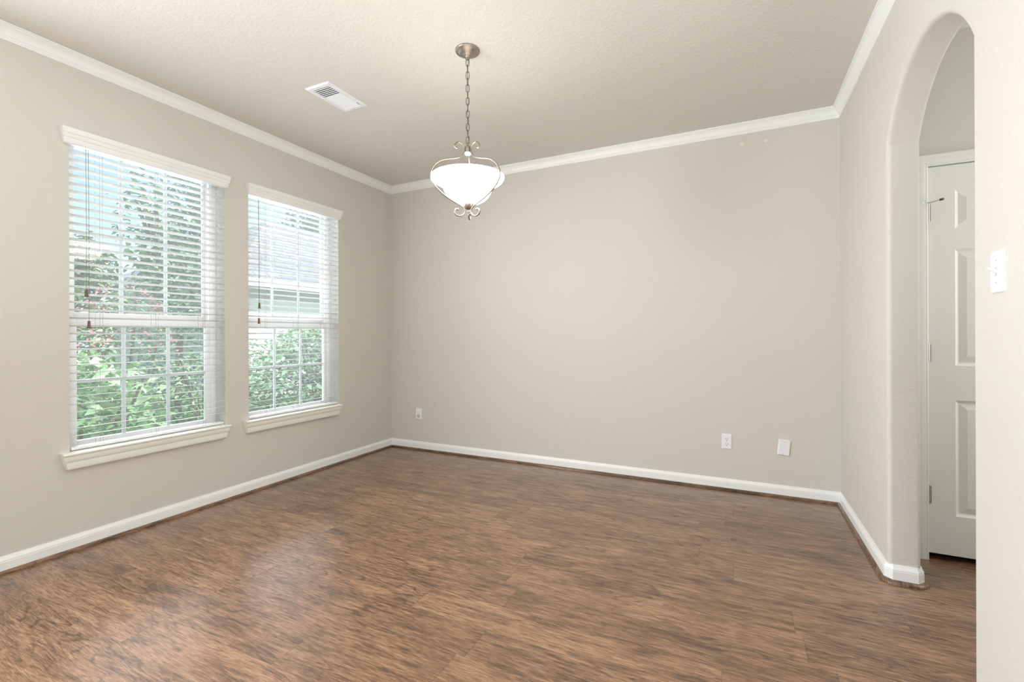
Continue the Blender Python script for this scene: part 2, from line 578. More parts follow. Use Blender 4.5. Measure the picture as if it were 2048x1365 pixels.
# ------------------------------------------------------------------ mouldings
PATH = [(XL, YREAR), (XL, YB), (XR, YB), (XR, YJ + RB), (XR + RB, YJ), (XB - RB, YJ), (XB, YJ + RB), (XB, YD)]
PATH2 = [(XB, YREAR), (XB, YN - RB), (XB - RB, YN), (XR + RB, YN), (XR, YN - RB), (XR, YREAR)]
BASE = [(0, 0.0), (0.0135, 0.0), (0.0135, 0.0585), (0.0118, 0.0605), (0.0130, 0.0640), (0.0118, 0.0690), (0.0085, 0.0750), (0.0062, 0.0815), (0.0050, 0.0855), (0, 0.0855)]
def arcp(cx, cz, r, n=6):
    return [(cx + r * math.sin(PI / 2 * k / n), cz + r * math.cos(PI / 2 * k / n)) for k in range(n + 1)]
SHOE = [(0.0135, 0)] + arcp(0.0135, 0.0, 0.0185)
CROWN = [(0, H - 0.073), (0.0075, H - 0.073), (0.0095, H - 0.069), (0.0085, H - 0.0645), (0.0115, H - 0.0625), (0.0130, H - 0.0575), (0.0115, H - 0.0545),
         (0.0150, H - 0.0515), (0.0175, H - 0.043), (0.0225, H - 0.031), (0.0305, H - 0.020), (0.0370, H - 0.0145), (0.0405, H - 0.0135),
         (0.0410, H - 0.0095), (0.0480, H - 0.0085), (0.0480, H), (0, H)]
for nm, path, a, b in (('baseboard_left', PATH, 0, 1), ('baseboard_back', PATH, 1, 2), ('baseboard_right', PATH, 2, 7), ('baseboard_arch_near', PATH2, 0, 5)):
    bm = bmesh.new()
    sweep(bm, path, BASE, a, b)
    struct(build(nm, bm, M_TRIM, smooth=20))
for k, (path, a, b) in enumerate(((PATH, 0, 1), (PATH, 1, 2), (PATH, 2, 7), (PATH2, 0, 5))):
    bm = bmesh.new()
    sweep(bm, path, SHOE, a, b)
    struct(build('trim_%d' % (k + 1), bm, M_SHOE if k == 1 else M_SHOEY, smooth=50))
CPATH = [(XL, YREAR), (XL, YB), (XR, YB), (XR, YREAR)]
for k in range(3):
    bm = bmesh.new()
    sweep(bm, CPATH, CROWN, k, k + 1)
    struct(build('trim_%d' % (k + 5), bm, M_TRIM, smooth=24))

# ------------------------------------------------------------------ windows
def make_window(idx, y0, y1, zmid):
    xf = XL - 0.103                       # room face of the vinyl frame
    bm = bmesh.new()
    fw = 0.034
    zb, zt = WZ0 + 0.022, WZ1
    # frame ring
    for a, b, c, d in ((y0, y0 + fw, zb, zt), (y1 - fw, y1, zb, zt), (y0 + fw, y1 - fw, zb, zb + 0.008), (y0 + fw, y1 - fw, zt - 0.028, zt)):
        box(bm, xf - 0.055, xf, a, b, c, d, 0.002)
    # inner track lip
    for a, b in ((y0 + fw, y0 + fw + 0.006), (y1 - fw - 0.006, y1 - fw)):
        box(bm, xf - 0.02, xf - 0.006, a, b, zb + 0.008, zt - fw)
    w = struct(build('window_%d' % idx, bm, M_VINYL, smooth=30))
    ga, gb = y0 + fw + 0.006, y1 - fw - 0.006
    st = 0.032
    def sash(nm, x0, x1, za, zb_, zmun, rb, rt_):
        bm = bmesh.new()
        box(bm, x0, x1, ga, ga + st, za, zb_, 0.002)
        box(bm, x0, x1, gb - st, gb, za, zb_, 0.002)
        box(bm, x0, x1, ga + st, gb - st, za, za + rb, 0.002)
        box(bm, x0, x1, ga + st, gb - st, zb_ - rt_, zb_, 0.002)
        s = build(nm, bm, M_VINYL, w, smooth=30)
        xm = (x0 + x1) / 2
        bm = bmesh.new()
        box(bm, xm - 0.002, xm + 0.002, ga + st - 0.003, gb - st + 0.003, za + rb - 0.003, zb_ - rt_ + 0.003)
        build('glass', bm, M_GLASS, s)
        bm = bmesh.new()
        for q in (0.34, 0.66):
            yy = ga + (gb - ga) * q
            box(bm, xm - 0.009, xm - 0.003, yy - 0.0105, yy + 0.0105, za + rb, zb_ - rt_)
        box(bm, xm - 0.0085, xm - 0.0035, ga + st, gb - st, zmun - 0.0105, zmun + 0.0105)
        build('muntin_grid', bm, M_VINYL, s)
        return s
    lo = sash('lower_sash', xf - 0.030, xf - 0.004, zb + 0.008, zmid, 0.913, 0.028, 0.046)
    sash('upper_sash', xf - 0.055, xf - 0.031, zmid - 0.012, zt - 0.028, 1.770, 0.050, 0.018)
    # sash lock on the meeting rail and tilt latches
    bm = bmesh.new()
    box(bm, xf - 0.028, xf - 0.006, (y0 + y1) / 2 - 0.03, (y0 + y1) / 2 + 0.03, zmid, zmid + 0.012, 0.003)
    tube(bm, [(xf - 0.017, (y0 + y1) / 2, zmid + 0.010), (xf - 0.012, (y0 + y1) / 2 + 0.035, zmid + 0.016)], 0.005)
    build('sash_lock', bm, M_VINYL, lo, smooth=30)
    for yy in (ga + 0.05, gb - 0.05):
        bm = bmesh.new()
        box(bm, xf - 0.024, xf - 0.002, yy - 0.022, yy + 0.022, zmid - 0.001, zmid + 0.006, 0.002)
        build('tilt_latch', bm, M_STEEL, lo, smooth=30)
    # stool (inner sill) and apron, profile swept along y with stepped-in ends
    s0, s1 = y0 - 0.045, y1 + 0.0
    if idx == 1: s0, s1 = 1.173, 2.082
    else: s0, s1 = 2.196, 3.112
    T = WZ0 + 0.022
    prof = [(-0.103, T, None), (0.0, T, None), (0.040, T, 0), (0.049, T - 0.002, 0), (0.053, T - 0.007, 0), (0.051, T - 0.013, 0), (0.046, T - 0.016, 0.002), (0.0445, T - 0.019, 0.004), (0.0445, T - 0.024, 0.005),
            (0.0425, T - 0.036, 0.008), (0.0385, T - 0.047, 0.012), (0.0345, T - 0.052, 0.015),
            (0.0345, T - 0.055, 0.017), (0.0345, T - 0.080, 0.020), (0.031, T - 0.089, 0.024), (0.022, T - 0.094, 0.027), (0.0, T - 0.094, 0.027)]
    bm = bmesh.new()
    box(bm, xf, XL + 0.0005, y0, y1, WZ0, T)          # flat board in the recess
    A, B = [], []
    pr = prof[2:]
    pr = [(0.0005, T, 0)] + pr
    for d, z, i in pr:
        A.append(bm.verts.new((XL + d, s0 + i, z)))
        B.append(bm.verts.new((XL + d, s1 - i, z)))
    k = len(pr)
    for j in range(k):
        bm.faces.new((A[j], A[(j + 1) % k], B[(j + 1) % k], B[j]))
    bm.faces.new(A); bm.faces.new(B)
    build('sill', bm, M_SILL, w, smooth=25)
    return w
make_window(1, WIN[0][0], WIN[0][1], 1.272)
make_window(2, WIN[1][0], WIN[1][1], 1.272)

# ------------------------------------------------------------------ blinds
PITCH = 0.0436
TILT = math.radians(8.5)
def make_blind(y0, y1, v0, v1, tassels, label, z_rail):
    xs = XL - 0.030                        # centre line of the slats
    e = empty('window_blind', (xs, (y0 + y1) / 2, WZ0 + 0.022), label, 'blind', 'faux wood blinds')
    a, b = y0 + 0.006, y1 - 0.006
    rnd = random.Random(int(y0 * 1000))
    bm = bmesh.new()
    zt = 2.246
    nsl = int((zt - z_rail - 0.03) / PITCH)
    c, s = math.cos(TILT), math.sin(TILT)
    for i in range(nsl):
        z = zt - 0.012 - i * PITCH
        sag = rnd.uniform(-0.0012, 0.0012)
        da = TILT + rnd.uniform(-0.015, 0.015)
        c, s = math.cos(da), math.sin(da)
        hw, ht = 0.025, 0.0014
        ring = []
        for yy in (a, b):
            r = []
            for u, v in ((-hw, -ht * 0.4), (-hw + 0.003, -ht), (hw - 0.003, -ht), (hw, -ht * 0.4), (hw, ht * 0.4), (hw - 0.003, ht), (-hw + 0.003, ht), (-hw, ht * 0.4)):
                r.append(bm.verts.new((xs + u * c - v * s, yy, z + sag + u * s + v * c)))
            ring.append(r)
        for k in range(8):
            bm.faces.new((ring[0][k], ring[0][(k + 1) % 8], ring[1][(k + 1) % 8], ring[1][k]))
        bm.faces.new(ring[0]); bm.faces.new(ring[1])
    build('slats', bm, M_SLAT, e)
    bm = bmesh.new()
    box(bm, xs - 0.027, xs + 0.027, a, b, zt + 0.006, WZ1 - 0.002, 0.002)
    build('headrail', bm, M_SLAT, e)
    # bottom rail lying on the sill
    bm = bmesh.new()
    box(bm, xs - 0.026, xs + 0.026, a, b, z_rail, z_rail + 0.016, 0.006)
    build('bottom_rail', bm, M_VAL, e, smooth=40)
    # moulded valance across the front
    prof = [(0.000, 2.302), (0.042, 2.302), (0.046, 2.299), (0.046, 2.273), (0.044, 2.270), (0.040, 2.270), (0.040, 2.266), (0.043, 2.263), (0.041, 2.254), (0.037, 2.248),
            (0.033, 2.247), (0.033, 2.243), (0.036, 2.241), (0.034, 2.232), (0.030, 2.220), (0.026, 2.217), (0.0, 2.217)]
    bm = bmesh.new()
    A, B = [], []
    for d, z in prof:
        ins = (0.045 - d) * 0.7 if d > 0.02 else (0.0 if z > 2.25 else 0.016)
        A.append(bm.verts.new((XL + 0.0006 + d, v0 + ins, z)))
        B.append(bm.verts.new((XL + 0.0006 + d, v1 - ins, z)))
    k = len(prof)
    for j in range(k):
        bm.faces.new((A[j], A[(j + 1) % k], B[(j + 1) % k], B[j]))
    bm.faces.new(A); bm.faces.new(B)
    build('valance', bm, M_VAL, e, smooth=25)
    # ladder and lift cords
    for yy in (a + 0.130, (a + b) / 2 - 0.008, b - 0.145):
        bm = bmesh.new()
        for dx in (-0.0262, 0.0262):
            tube(bm, [(xs + dx, yy, z_rail + 0.012), (xs + dx, yy, zt + 0.01)], 0.0008, seg=5)
        tube(bm, [(xs + 0.0262, yy + 0.013, z_rail + 0.012), (xs + 0.0262, yy + 0.013, zt + 0.01)], 0.0007, seg=5)
        build('ladder_cord', bm, M_CORD, e)
    # pull cords with wooden tassels
    for yy, zz in tassels:
        bm = bmesh.new()
        x = XL + 0.004
        tube(bm, [(x, yy, zz + 0.02), (x, yy + 0.001, 1.8), (x - 0.008, yy + 0.002, 2.225)], 0.0011, seg=6)
        cd = build('pull_cord', bm, M_PULL, e)
        bm = bmesh.new()
        lathe(bm, [(0, 0.022), (0.0045, 0.022), (0.0065, 0.017), (0.0060, 0.012), (0.0075, -0.010), (0.0095, -0.016), (0.0090, -0.021), (0, -0.021)], (x, yy, zz), 16)
        build('tassel', bm, M_TASSEL, cd, smooth=40)
    return e
make_blind(WIN[0][0], WIN[0][1], 1.177, 2.085, [(1.290, 1.413), (1.301, 1.237)],
           'white slatted blind on the wider left window, with two low-hanging brown tassels', 0.546)
make_blind(WIN[1][0], WIN[1][1], 2.222, 3.122, [(2.331, 1.398), (2.327, 1.282)],
           'white slatted blind on the right-hand window, nearer the room corner', 0.546)

# ------------------------------------------------------------------ pendant light
CX, CY = -1.310, 2.161
pend = empty('pendant_light', (CX, CY, H), 'brushed nickel pendant light with glowing white glass bowl and scrolled arms hanging on a chain', 'ceiling light')
def sc_(z): return 1.18 + (z - 1.18) * 0.9853
bm = bmesh.new()
lathe(bm, [(0, 0.0), (0.066, 0.0), (0.0665, -0.004), (0.064, -0.009), (0.058, -0.012), (0.052, -0.013), (0.046, -0.020), (0.036, -0.024), (0.030, -0.025),
           (0.022, -0.031), (0.013, -0.034), (0.010, -0.040), (0.0115, -0.044), (0.009, -0.050), (0.004, -0.052), (0, -0.052)], (CX, CY, H), 48)
build('canopy', bm, M_NICKEL, pend, smooth=45)
# chain
zt, zb = H - 0.048, sc_(2.229)
nl = 13
pitch = (zt - zb) / nl
for i in range(nl):
    zc_ = zt - pitch * (i + 0.5)
    ang = (0.0 if i % 2 == 0 else PI / 2) + 0.45 + random.uniform(-0.25, 0.25)
    hl, hw = pitch * 0.5 + 0.0032, 0.0085
    if i == 0: hw = 0.0088
    pts = []
    for k in range(20):
        t = 2 * PI * k / 20
        w = hw * math.cos(t)
        v = (hl - hw) * (1 if math.sin(t) > 0.02 else -1 if math.sin(t) < -0.02 else 0) + hw * math.sin(t)
        pts.append((CX + w * math.cos(ang), CY + w * math.sin(ang), zc_ + v))
    bm = bmesh.new()
    tube(bm, pts, 0.0017, seg=8, closed=True)
    build('chain_link', bm, M_CHAIN, pend, smooth=60)
bm = bmesh.new()
pts = [(CX + 0.004 * math.sin(k * 1.1), CY + 0.004 * math.cos(k * 1.3), zt - (zt - zb) * k / 26) for k in range(27)]
tube(bm, smooth_path(pts, 3), 0.0014, seg=6)
build('wire', bm, M_CHAIN, pend, smooth=60)
# hub at the top of the frame
bm = bmesh.new()
z0 = sc_(2.232)
lathe(bm, [(0, 0.002), (0.005, 0.002), (0.0062, -0.002), (0.005, -0.007), (0.0055, -0.012), (0.010, -0.017), (0.0155, -0.022), (0.0165, -0.030), (0.0155, -0.048), (0.0125, -0.050), (0, -0.050)], (CX, CY, z0), 32)
build('hub', bm, M_NICKEL, pend, smooth=45)
bm = bmesh.new()
lathe(bm, [(0, 0), (0.017, -0.001), (0.019, -0.006), (0.016, -0.013), (0.009, -0.019), (0, -0.021)], (CX, CY, z0 - 0.050), 32)
build('socket_cup', bm, M_PLATE, pend, smooth=45)
# centre rod down to the cap below the bowl
bm = bmesh.new()
tube(bm, [(CX, CY, z0 - 0.07), (CX, CY, sc_(1.90))], 0.005, seg=12)
build('stem', bm, M_NICKEL, pend, smooth=60)
# arms
ARM = [(.0610, 2.196), (.0690, 2.191), (.0775, 2.202), (.071, 2.217), (.056, 2.2265), (.0385, 2.222), (.0245, 2.206), (.0215, 2.184), (.030, 2.162), (.051, 2.1445), (.09, 2.131), (.1327, 2.120),
       (.1675, 2.103), (.196, 2.074), (.2120, 2.037), (.2095, 2.002), (.188, 1.969), (.1515, 1.937), (.1055, 1.909), (.061, 1.889), (.032, 1.8745), (.0205, 1.855),
       (.027, 1.835), (.049, 1.824), (.0697, 1.828), (.0788, 1.8446), (.071, 1.858), (.0575, 1.859)]
tow = Vector((-CX, -CY, 0)).normalized()
base_ang = math.atan2(tow.y, tow.x)
for deg in (-68, 52, 172):
    # positive = towards the right seen from the camera
    a = base_ang + math.radians(deg)
    d = Vector((math.cos(a), math.sin(a), 0))
    sd = Vector((-d.y, d.x, 0))
    P = [Vector((CX, CY, 0)) + d * (r * 0.9853) + Vector((0, 0, sc_(z))) for r, z in ARM]
    P = smooth_path(P, 5)
    nP = len(P)
    rs = []
    for i in range(nP):
        t = i / (nP - 1)
        e_ = min(t, 1 - t)
        rs.append(0.0034 + 0.0016 * max(0, 1 - e_ / 0.16))
    bm = bmesh.new()
    tube(bm, P, rs, seg=10, flat=1.5, side=sd)
    build('arm', bm, M_NICKEL, pend, smooth=60)
# glass bowl
BOW = [(0.2005, 2.0440), (0.1985, 2.0345), (0.190, 2.0225), (0.174, 2.0120), (0.156, 2.0030), (0.1425, 1.9920), (0.1345, 1.9770), (0.1260, 1.9580), (0.1130, 1.9370),
       (0.0950, 1.9190), (0.0720, 1.9060), (0.0450, 1.8990), (0.0200, 1.8970), (0.006, 1.8970)]
outer = [(r * 0.9853, sc_(z)) for r, z in BOW]
inner = [(max(r - 0.0045, 0.006), z + 0.0035) for r, z in reversed(outer)]
inner[-1] = (outer[0][0] - 0.004, outer[0][1] + 0.001)
bm = bmesh.new()
lathe(bm, outer + inner, (CX, CY, 0), 64)
bowl = build('glass_bowl', bm, M_BOWL, pend, smooth=60)
bowl.data.materials.append(M_BOWLIN)
nout = (len(outer) - 1) * 64
for i, p_ in enumerate(bowl.data.polygons):
    if i >= nout:
        p_.material_index = 1
# cap and finial below the bowl
bm = bmesh.new()
zc0 = sc_(1.8975)
lathe(bm, [(0, 0.004), (0.029, 0.004), (0.031, 0.000), (0.029, -0.008), (0.024, -0.018), (0.017, -0.027), (0.010, -0.033), (0, -0.034)], (CX, CY, zc0), 40)
build('cap', bm, M_NICKEL, pend, smooth=45)
bm = bmesh.new()
lathe(bm, [(0, 0), (0.006, 0), (0.007, -0.004), (0.005, -0.008), (0.0065, -0.013), (0.004, -0.020), (0, -0.021)], (CX, CY, zc0 - 0.033), 24)
build('finial', bm, M_NICKEL, pend, smooth=45)
lamp('pendant_bulb', 'POINT', (CX, CY, sc_(2.035)), (0, 0, 0), 0.8, (1, 0.93, 0.83), shadow_soft_size=0.05)

# ------------------------------------------------------------------ ceiling vent
vx0, vx1, vy0, vy1 = -2.428, -2.228, 2.047, 2.379
vent = empty('ceiling_vent', ((vx0 + vx1) / 2, (vy0 + vy1) / 2, H), 'white rectangular air vent with dark slots set in the ceiling', 'air vent')
ix0, ix1, iy0, iy1 = vx0 + 0.032, vx1 - 0.032, vy0 + 0.034, vy1 - 0.034
bm = bmesh.new()
zo, zi = H - 0.004, H - 0.010
O = [(vx0, vy0), (vx1, vy0), (vx1, vy1), (vx0, vy1)]
I = [(ix0, iy0), (ix1, iy0), (ix1, iy1), (ix0, iy1)]
def ins(pts, d):
    return [(pts[0][0] + d, pts[0][1] + d), (pts[1][0] - d, pts[1][1] + d), (pts[2][0] - d, pts[2][1] - d), (pts[3][0] + d, pts[3][1] - d)]
loops = [[(x, y, H) for x, y in O], [(x, y, zo) for x, y in O], [(x, y, zi) for x, y in ins(O, 0.008)], [(x, y, zi) for x, y in ins(I, -0.003)], [(x, y, zi + 0.002) for x, y in I], [(x, y, H) for x, y in I]]
V = [[bm.verts.new(p) for p in l] for l in loops]
for a, b in zip(V, V[1:]):
    for k in range(4):
        bm.faces.new((a[k], a[(k + 1) % 4], b[(k + 1) % 4], b[k]))
fr = build('frame', bm, M_VENT, vent)
bm = bmesh.new()
box(bm, ix0, ix1, iy0, iy1, H - 0.0008, H - 0.0002)  # black sheet on the ceiling paints the shade inside the duct
build('duct_shade_sheet', bm, M_DUCT_SHADE, vent)
nb = 16
step = (iy1 - iy0) / nb
for k in range(nb):
    yy = iy0 + step * (k + 0.5)
    near = k < 6
    bm = bmesh.new()
    if near:
        p = [(yy + 0.0035, H - 0.0085), (yy - 0.0035, H - 0.0085)]
        box(bm, ix0, ix1, yy - 0.0040, yy + 0.0040, H - 0.0085, H - 0.0075)
    else:
        v = [bm.verts.new((x, yy + dy, z)) for x in (ix0, ix1) for dy, z in ((-step * 0.56, H - 0.0020), (step * 0.50, H - 0.0080), (step * 0.50, H - 0.0088), (-step * 0.56, H - 0.0028))]
        for k2 in range(4):
            bm.faces.new((v[k2], v[(k2 + 1) % 4], v[4 + (k2 + 1) % 4], v[4 + k2]))
        bm.faces.new(v[:4]); bm.faces.new(v[4:])
    build('slat', bm, M_VENT, vent)
bm = bmesh.new()
tube(bm, [(vx1 - 0.020, vy1 - 0.075, zi - 0.001), (vx1 - 0.022, vy1 - 0.050, zi - 0.006)], 0.0028, seg=8)
build('damper_lever', bm, M_STEEL, vent, smooth=50)
for sx, sy in ((0.5, 0.016), (0.5, vy1 - vy0 - 0.016)):
    bm = bmesh.new()
    lathe(bm, [(0, -0.0015), (0.003, -0.0012), (0.0036, 0.0), (0, 0.0)], (vx0 + (vx1 - vx0) * sx, vy0 + sy, zi), 16)
    build('screw', bm, M_STEEL, vent, smooth=50)

# ------------------------------------------------------------------ wall plates on the back wall
def plate(name, cx, cz, w, h, label, cat, tilt=0.0, depth=0.006):
    e = empty(name, (cx, YB, cz), label, cat)
    bm = bmesh.new()
    n0 = YB - 0.0003
    loops = []
    for dd, ins_ in ((0, 0), (depth * 0.45, 0), (depth, 0.006), ):
        loops.append([bm.verts.new((x, n0 - dd, z)) for x, z in ((-w / 2 + ins_, -h / 2 + ins_), (w / 2 - ins_, -h / 2 + ins_), (w / 2 - ins_, h / 2 - ins_), (-w / 2 + ins_, h / 2 - ins_))])
    for a, b in zip(loops, loops[1:]):
        for k in range(4):
            bm.faces.new((a[k], a[(k + 1) % 4], b[(k + 1) % 4], b[k]))
    bm.faces.new(loops[0]); bm.faces.new(loops[-1])
    ct, st_ = math.cos(tilt), math.sin(tilt)
    for v in bm.verts:
        x, z = v.co.x, v.co.z
        v.co.x = cx + x * ct + z * st_
        v.co.z = cz - x * st_ + z * ct
    build('cover_plate', bm, M_PLATE, e)
    return e
def screw_y(e, x, z, y):
    bm = bmesh.new()
    lathe(bm, [(0, 0.0012), (0.0022, 0.001), (0.003, 0), (0, 0)], (0, 0, 0), 12)
    bmesh.ops.rotate(bm, verts=bm.verts, cent=(0, 0, 0), matrix=Matrix.Rotation(PI / 2, 3, 'X'))
    bmesh.ops.translate(bm, verts=bm.verts, vec=(x, y, z))
    build('screw', bm, M_STEEL, e, smooth=50)
# duplex outlet
ox, oz = -0.0675, 0.364
e = plate('wall_outlet', ox, oz, 0.070, 0.114, 'white duplex power outlet low on the back wall, left of the blank cover plate', 'outlet')
for dz in (0.0195, -0.0195):
    bm = bmesh.new()
    ring = []
    for dd in (0.0055, 0.0085):
        ring.append([bm.verts.new((ox + 0.0170 * math.cos(t), YB - dd, oz + dz + max(-0.0125, min(0.0125, 0.0175 * math.sin(t))))) for t in [2 * PI * k / 32 for k in range(32)]])
    for k in range(32):
        bm.faces.new((ring[0][k], ring[0][(k + 1) % 32], ring[1][(k + 1) % 32], ring[1][k]))
    bm.faces.new(ring[1])
    r = build('receptacle', bm, M_PLATE, e)
    bm = bmesh.new()
    for sx in (-0.0065, 0.0065):
        box(bm, ox + sx - 0.0012, ox + sx + 0.0012, YB - 0.0090, YB - 0.0080, oz + dz - 0.001, oz + dz + 0.008)
    lathe(bm, [(0, 0.0), (0.0028, 0.0), (0.0028, 0.001), (0, 0.001)], (0, 0, 0), 12)
    vs = [v for v in bm.verts if abs(v.co.y) < 0.01]
    bmesh.ops.rotate(bm, verts=vs, cent=(0, 0, 0), matrix=Matrix.Rotation(PI / 2, 3, 'X'))
    bmesh.ops.translate(bm, verts=vs, vec=(ox, YB - 0.0080, oz + dz - 0.0085))
    build('slots', bm, M_SLOT, r)
screw_y(e, ox, oz, YB - 0.006)
# blank cover plate, slightly askew
e = plate('blank_wall_plate', 0.304, 0.357, 0.076, 0.112, 'white blank cover plate hanging slightly askew low on the back wall', 'wall plate', tilt=math.radians(5.5), depth=0.014)
screw_y(e, 0.304 + 0.004, 0.357 + 0.042, YB - 0.0143)
screw_y(e, 0.304 - 0.004, 0.357 - 0.042, YB - 0.0143)
# jack plate near the left corner
jx, jz = -2.912, 0.366
e = plate('jack_wall_plate', jx, jz, 0.070, 0.112, 'small white wall plate with a dark ringed jack, near the left room corner', 'wall plate')
bm = bmesh.new()
lathe(bm, [(0.0, 0.001), (0.0145, 0.001), (0.0155, 0.0), (0.0, 0.0)], (0, 0, 0), 24)
bmesh.ops.rotate(bm, verts=bm.verts, cent=(0, 0, 0), matrix=Matrix.Rotation(PI / 2, 3, 'X'))
bmesh.ops.translate(bm, verts=bm.verts, vec=(jx, YB - 0.006, jz + 0.020))
build('blank_insert', bm, M_PLATE, e, smooth=40)
bm = bmesh.new()
pts = [(jx + 0.0135 * math.cos(2 * PI * k / 20), YB - 0.0075, jz - 0.021 + 0.0125 * math.sin(2 * PI * k / 20)) for k in range(20)]
tube(bm, pts, 0.0026, seg=8, closed=True)
build('jack_ring', bm, simple('jack_grey', (0.25, 0.25, 0.27), 0.5), e, smooth=60)
bm = bmesh.new()
lathe(bm, [(0.0, 0.004), (0.0045, 0.004), (0.006, 0.0), (0.0, 0.0)], (0, 0, 0), 16)
bmesh.ops.rotate(bm, verts=bm.verts, cent=(0, 0, 0), matrix=Matrix.Rotation(PI / 2, 3, 'X'))
bmesh.ops.translate(bm, verts=bm.verts, vec=(jx, YB - 0.0062, jz - 0.021))
build('jack', bm, M_STEEL, e, smooth=40)
# two adhesive pads under the crown
for px, pz, lb in ((0.042, 2.575, 'small pale square pad below the back crown moulding, left of its pair'),
                   (0.198, 2.572, 'small pale square pad below the back crown moulding, nearer the archway')):
    bm = bmesh.new()
    box(bm, px - 0.013, px + 0.013, YB - 0.0035, YB - 0.0002, pz - 0.013, pz + 0.013, 0.001)
    tag(build('adhesive_pad', bm, M_PATCH), lb, 'wall pad', 'adhesive pads on the back wall')

# ------------------------------------------------------------------ light switch on the right wall
sy, sz = 1.708, 1.344
e = empty('light_switch', (XR, sy, sz), 'white toggle light switch on the right wall beside the archway', 'light switch')
bm = bmesh.new()
w, h_ = 0.072, 0.113
loops = []
for dd, i_ in ((0.0003, 0), (0.0035, 0), (0.0065, 0.006)):
    loops.append([bm.verts.new((XR - dd, sy + a * (w / 2 - i_), sz + b * (h_ / 2 - i_))) for a, b in ((-1, -1), (1, -1), (1, 1), (-1, 1))])
for a, b in zip(loops, loops[1:]):
    for k in range(4):
        bm.faces.new((a[k], a[(k + 1) % 4], b[(k + 1) % 4], b[k]))
bm.faces.new(loops[0]); bm.faces.new(loops[-1])
build('cover_plate', bm, M_PLATE, e)
bm = bmesh.new()
box(bm, XR - 0.0072, XR - 0.0060, sy - 0.005, sy + 0.005, sz - 0.012, sz + 0.012)
build('toggle_slot', bm, simple('slot_grey', (0.55, 0.55, 0.56), 0.5), e)
bm = bmesh.new()
A = [(XR - 0.0065, sy + a * 0.0042, sz + b) for a, b in ((-1, -0.004), (1, -0.004), (1, 0.006), (-1, 0.006))]
B = [(XR - 0.0225, sy + a * 0.0032, sz + b) for a, b in ((-1, 0.0065), (1, 0.0065), (1, 0.0120), (-1, 0.0120))]
va, vb = [bm.verts.new(p) for p in A], [bm.verts.new(p) for p in B]
for k in range(4):
    bm.faces.new((va[k], va[(k + 1) % 4], vb[(k + 1) % 4], vb[k]))
bm.faces.new(va); bm.faces.new(vb)
build('toggle', bm, M_PLATE, e)
for dz in (0.030, -0.030):
    bm = bmesh.new()
    lathe(bm, [(0, 0.0012), (0.0022, 0.001), (0.003, 0), (0, 0)], (0, 0, 0), 12)
    bmesh.ops.rotate(bm, verts=bm.verts, cent=(0, 0, 0), matrix=Matrix.Rotation(-PI / 2, 3, 'Y'))
    bmesh.ops.translate(bm, verts=bm.verts, vec=(XR - 0.0065, sy, sz + dz))
    build('screw', bm, M_STEEL, e, smooth=50)

# ------------------------------------------------------------------ door in the hall
dface = YD + 0.004
bm = bmesh.new()
DT = 0.035
cols = [(DX0 + 0.106, DX0 + 0.330), (DX0 + 0.432, DX0 + 0.656)]
rows = [(0.237, 0.830), (1.007, 1.604), (1.708, 1.909)]
xsg = sorted({DX0, DX1, *[v for c in cols for v in c]})
zsg = sorted({DZ0, DZ1, *[v for r in rows for v in r]})
def isp(xa, za):
    return any(abs(xa - c[0]) < 1e-6 for c in cols) and any(abs(za - r[0]) < 1e-6 for r in rows)
grid = {}
def gv(x, y, z):
    k = (round(x, 5), round(y, 5), round(z, 5))
    if k not in grid: grid[k] = bm.verts.new((x, y, z))
    return grid[k]
for xa, xb in zip(xsg, xsg[1:]):
    for za, zb_ in zip(zsg, zsg[1:]):
        if isp(xa, za):
            prev = [gv(x, dface, z) for x, z in ((xa, za), (xb, za), (xb, zb_), (xa, zb_))]
            for i_, dy in ((0.010, 0.0105), (0.016, 0.0125), (0.020, 0.0115), (0.046, 0.0030), (0.048, 0.0030)):
                cur = [bm.verts.new((x, dface + dy, z)) for x, z in ((xa + i_, za + i_), (xb - i_, za + i_), (xb - i_, zb_ - i_), (xa + i_, zb_ - i_))]
                for k in range(4):
                    bm.faces.new((prev[k], prev[(k + 1) % 4], cur[(k + 1) % 4], cur[k]))
                prev = cur
            bm.faces.new(prev)
        else:
            bm.faces.new([gv(x, dface, z) for x, z in ((xa, za), (xb, za), (xb, zb_), (xa, zb_))])
# edges and back of the slab
c = [(DX0, DZ0), (DX1, DZ0), (DX1, DZ1), (DX0, DZ1)]
box(bm, DX0, DX1, dface + 0.014, dface + DT, DZ0, DZ1)
for (xa, za), (xb, zb_) in zip(c, c[1:] + c[:1]):
    bm.faces.new([bm.verts.new(p) for p in ((xa, dface, za), (xb, dface, zb_), (xb, dface + 0.014, zb_), (xa, dface + 0.014, za))])
door = struct(build('door_1', bm, M_DOOR, smooth=10))
# casing and jamb
CAS = [(0, 0), (0, 0.009), (0.004, 0.011), (0.010, 0.0105), (0.022, 0.014), (0.036, 0.016), (0.042, 0.0155), (0.048, 0.018), (0.055, 0.018), (0.057, 0.015), (0.057, 0)]
bm = bmesh.new()
x0, x1, zt_ = DX0 - 0.004, DX1 + 0.004, DZ1 + 0.004
secs = []
for cx_, cz_, ox_, oz_ in ((x0, 0.0, -1, 0), (x0, zt_, -1, 1), (x1, zt_, 1, 1), (x1, 0.0, 1, 0)):
    secs.append([bm.verts.new((cx_ + ox_ * a, YD - b, cz_ + oz_ * a)) for a, b in CAS])
for A, B in zip(secs, secs[1:]):
    for k in range(len(CAS)):
        bm.faces.new((A[k], A[(k + 1) % len(CAS)], B[(k + 1) % len(CAS)], B[k]))
bm.faces.new(secs[0]); bm.faces.new(secs[-1])
build('casing', bm, M_DOOR, door, smooth=20)
bm = bmesh.new()
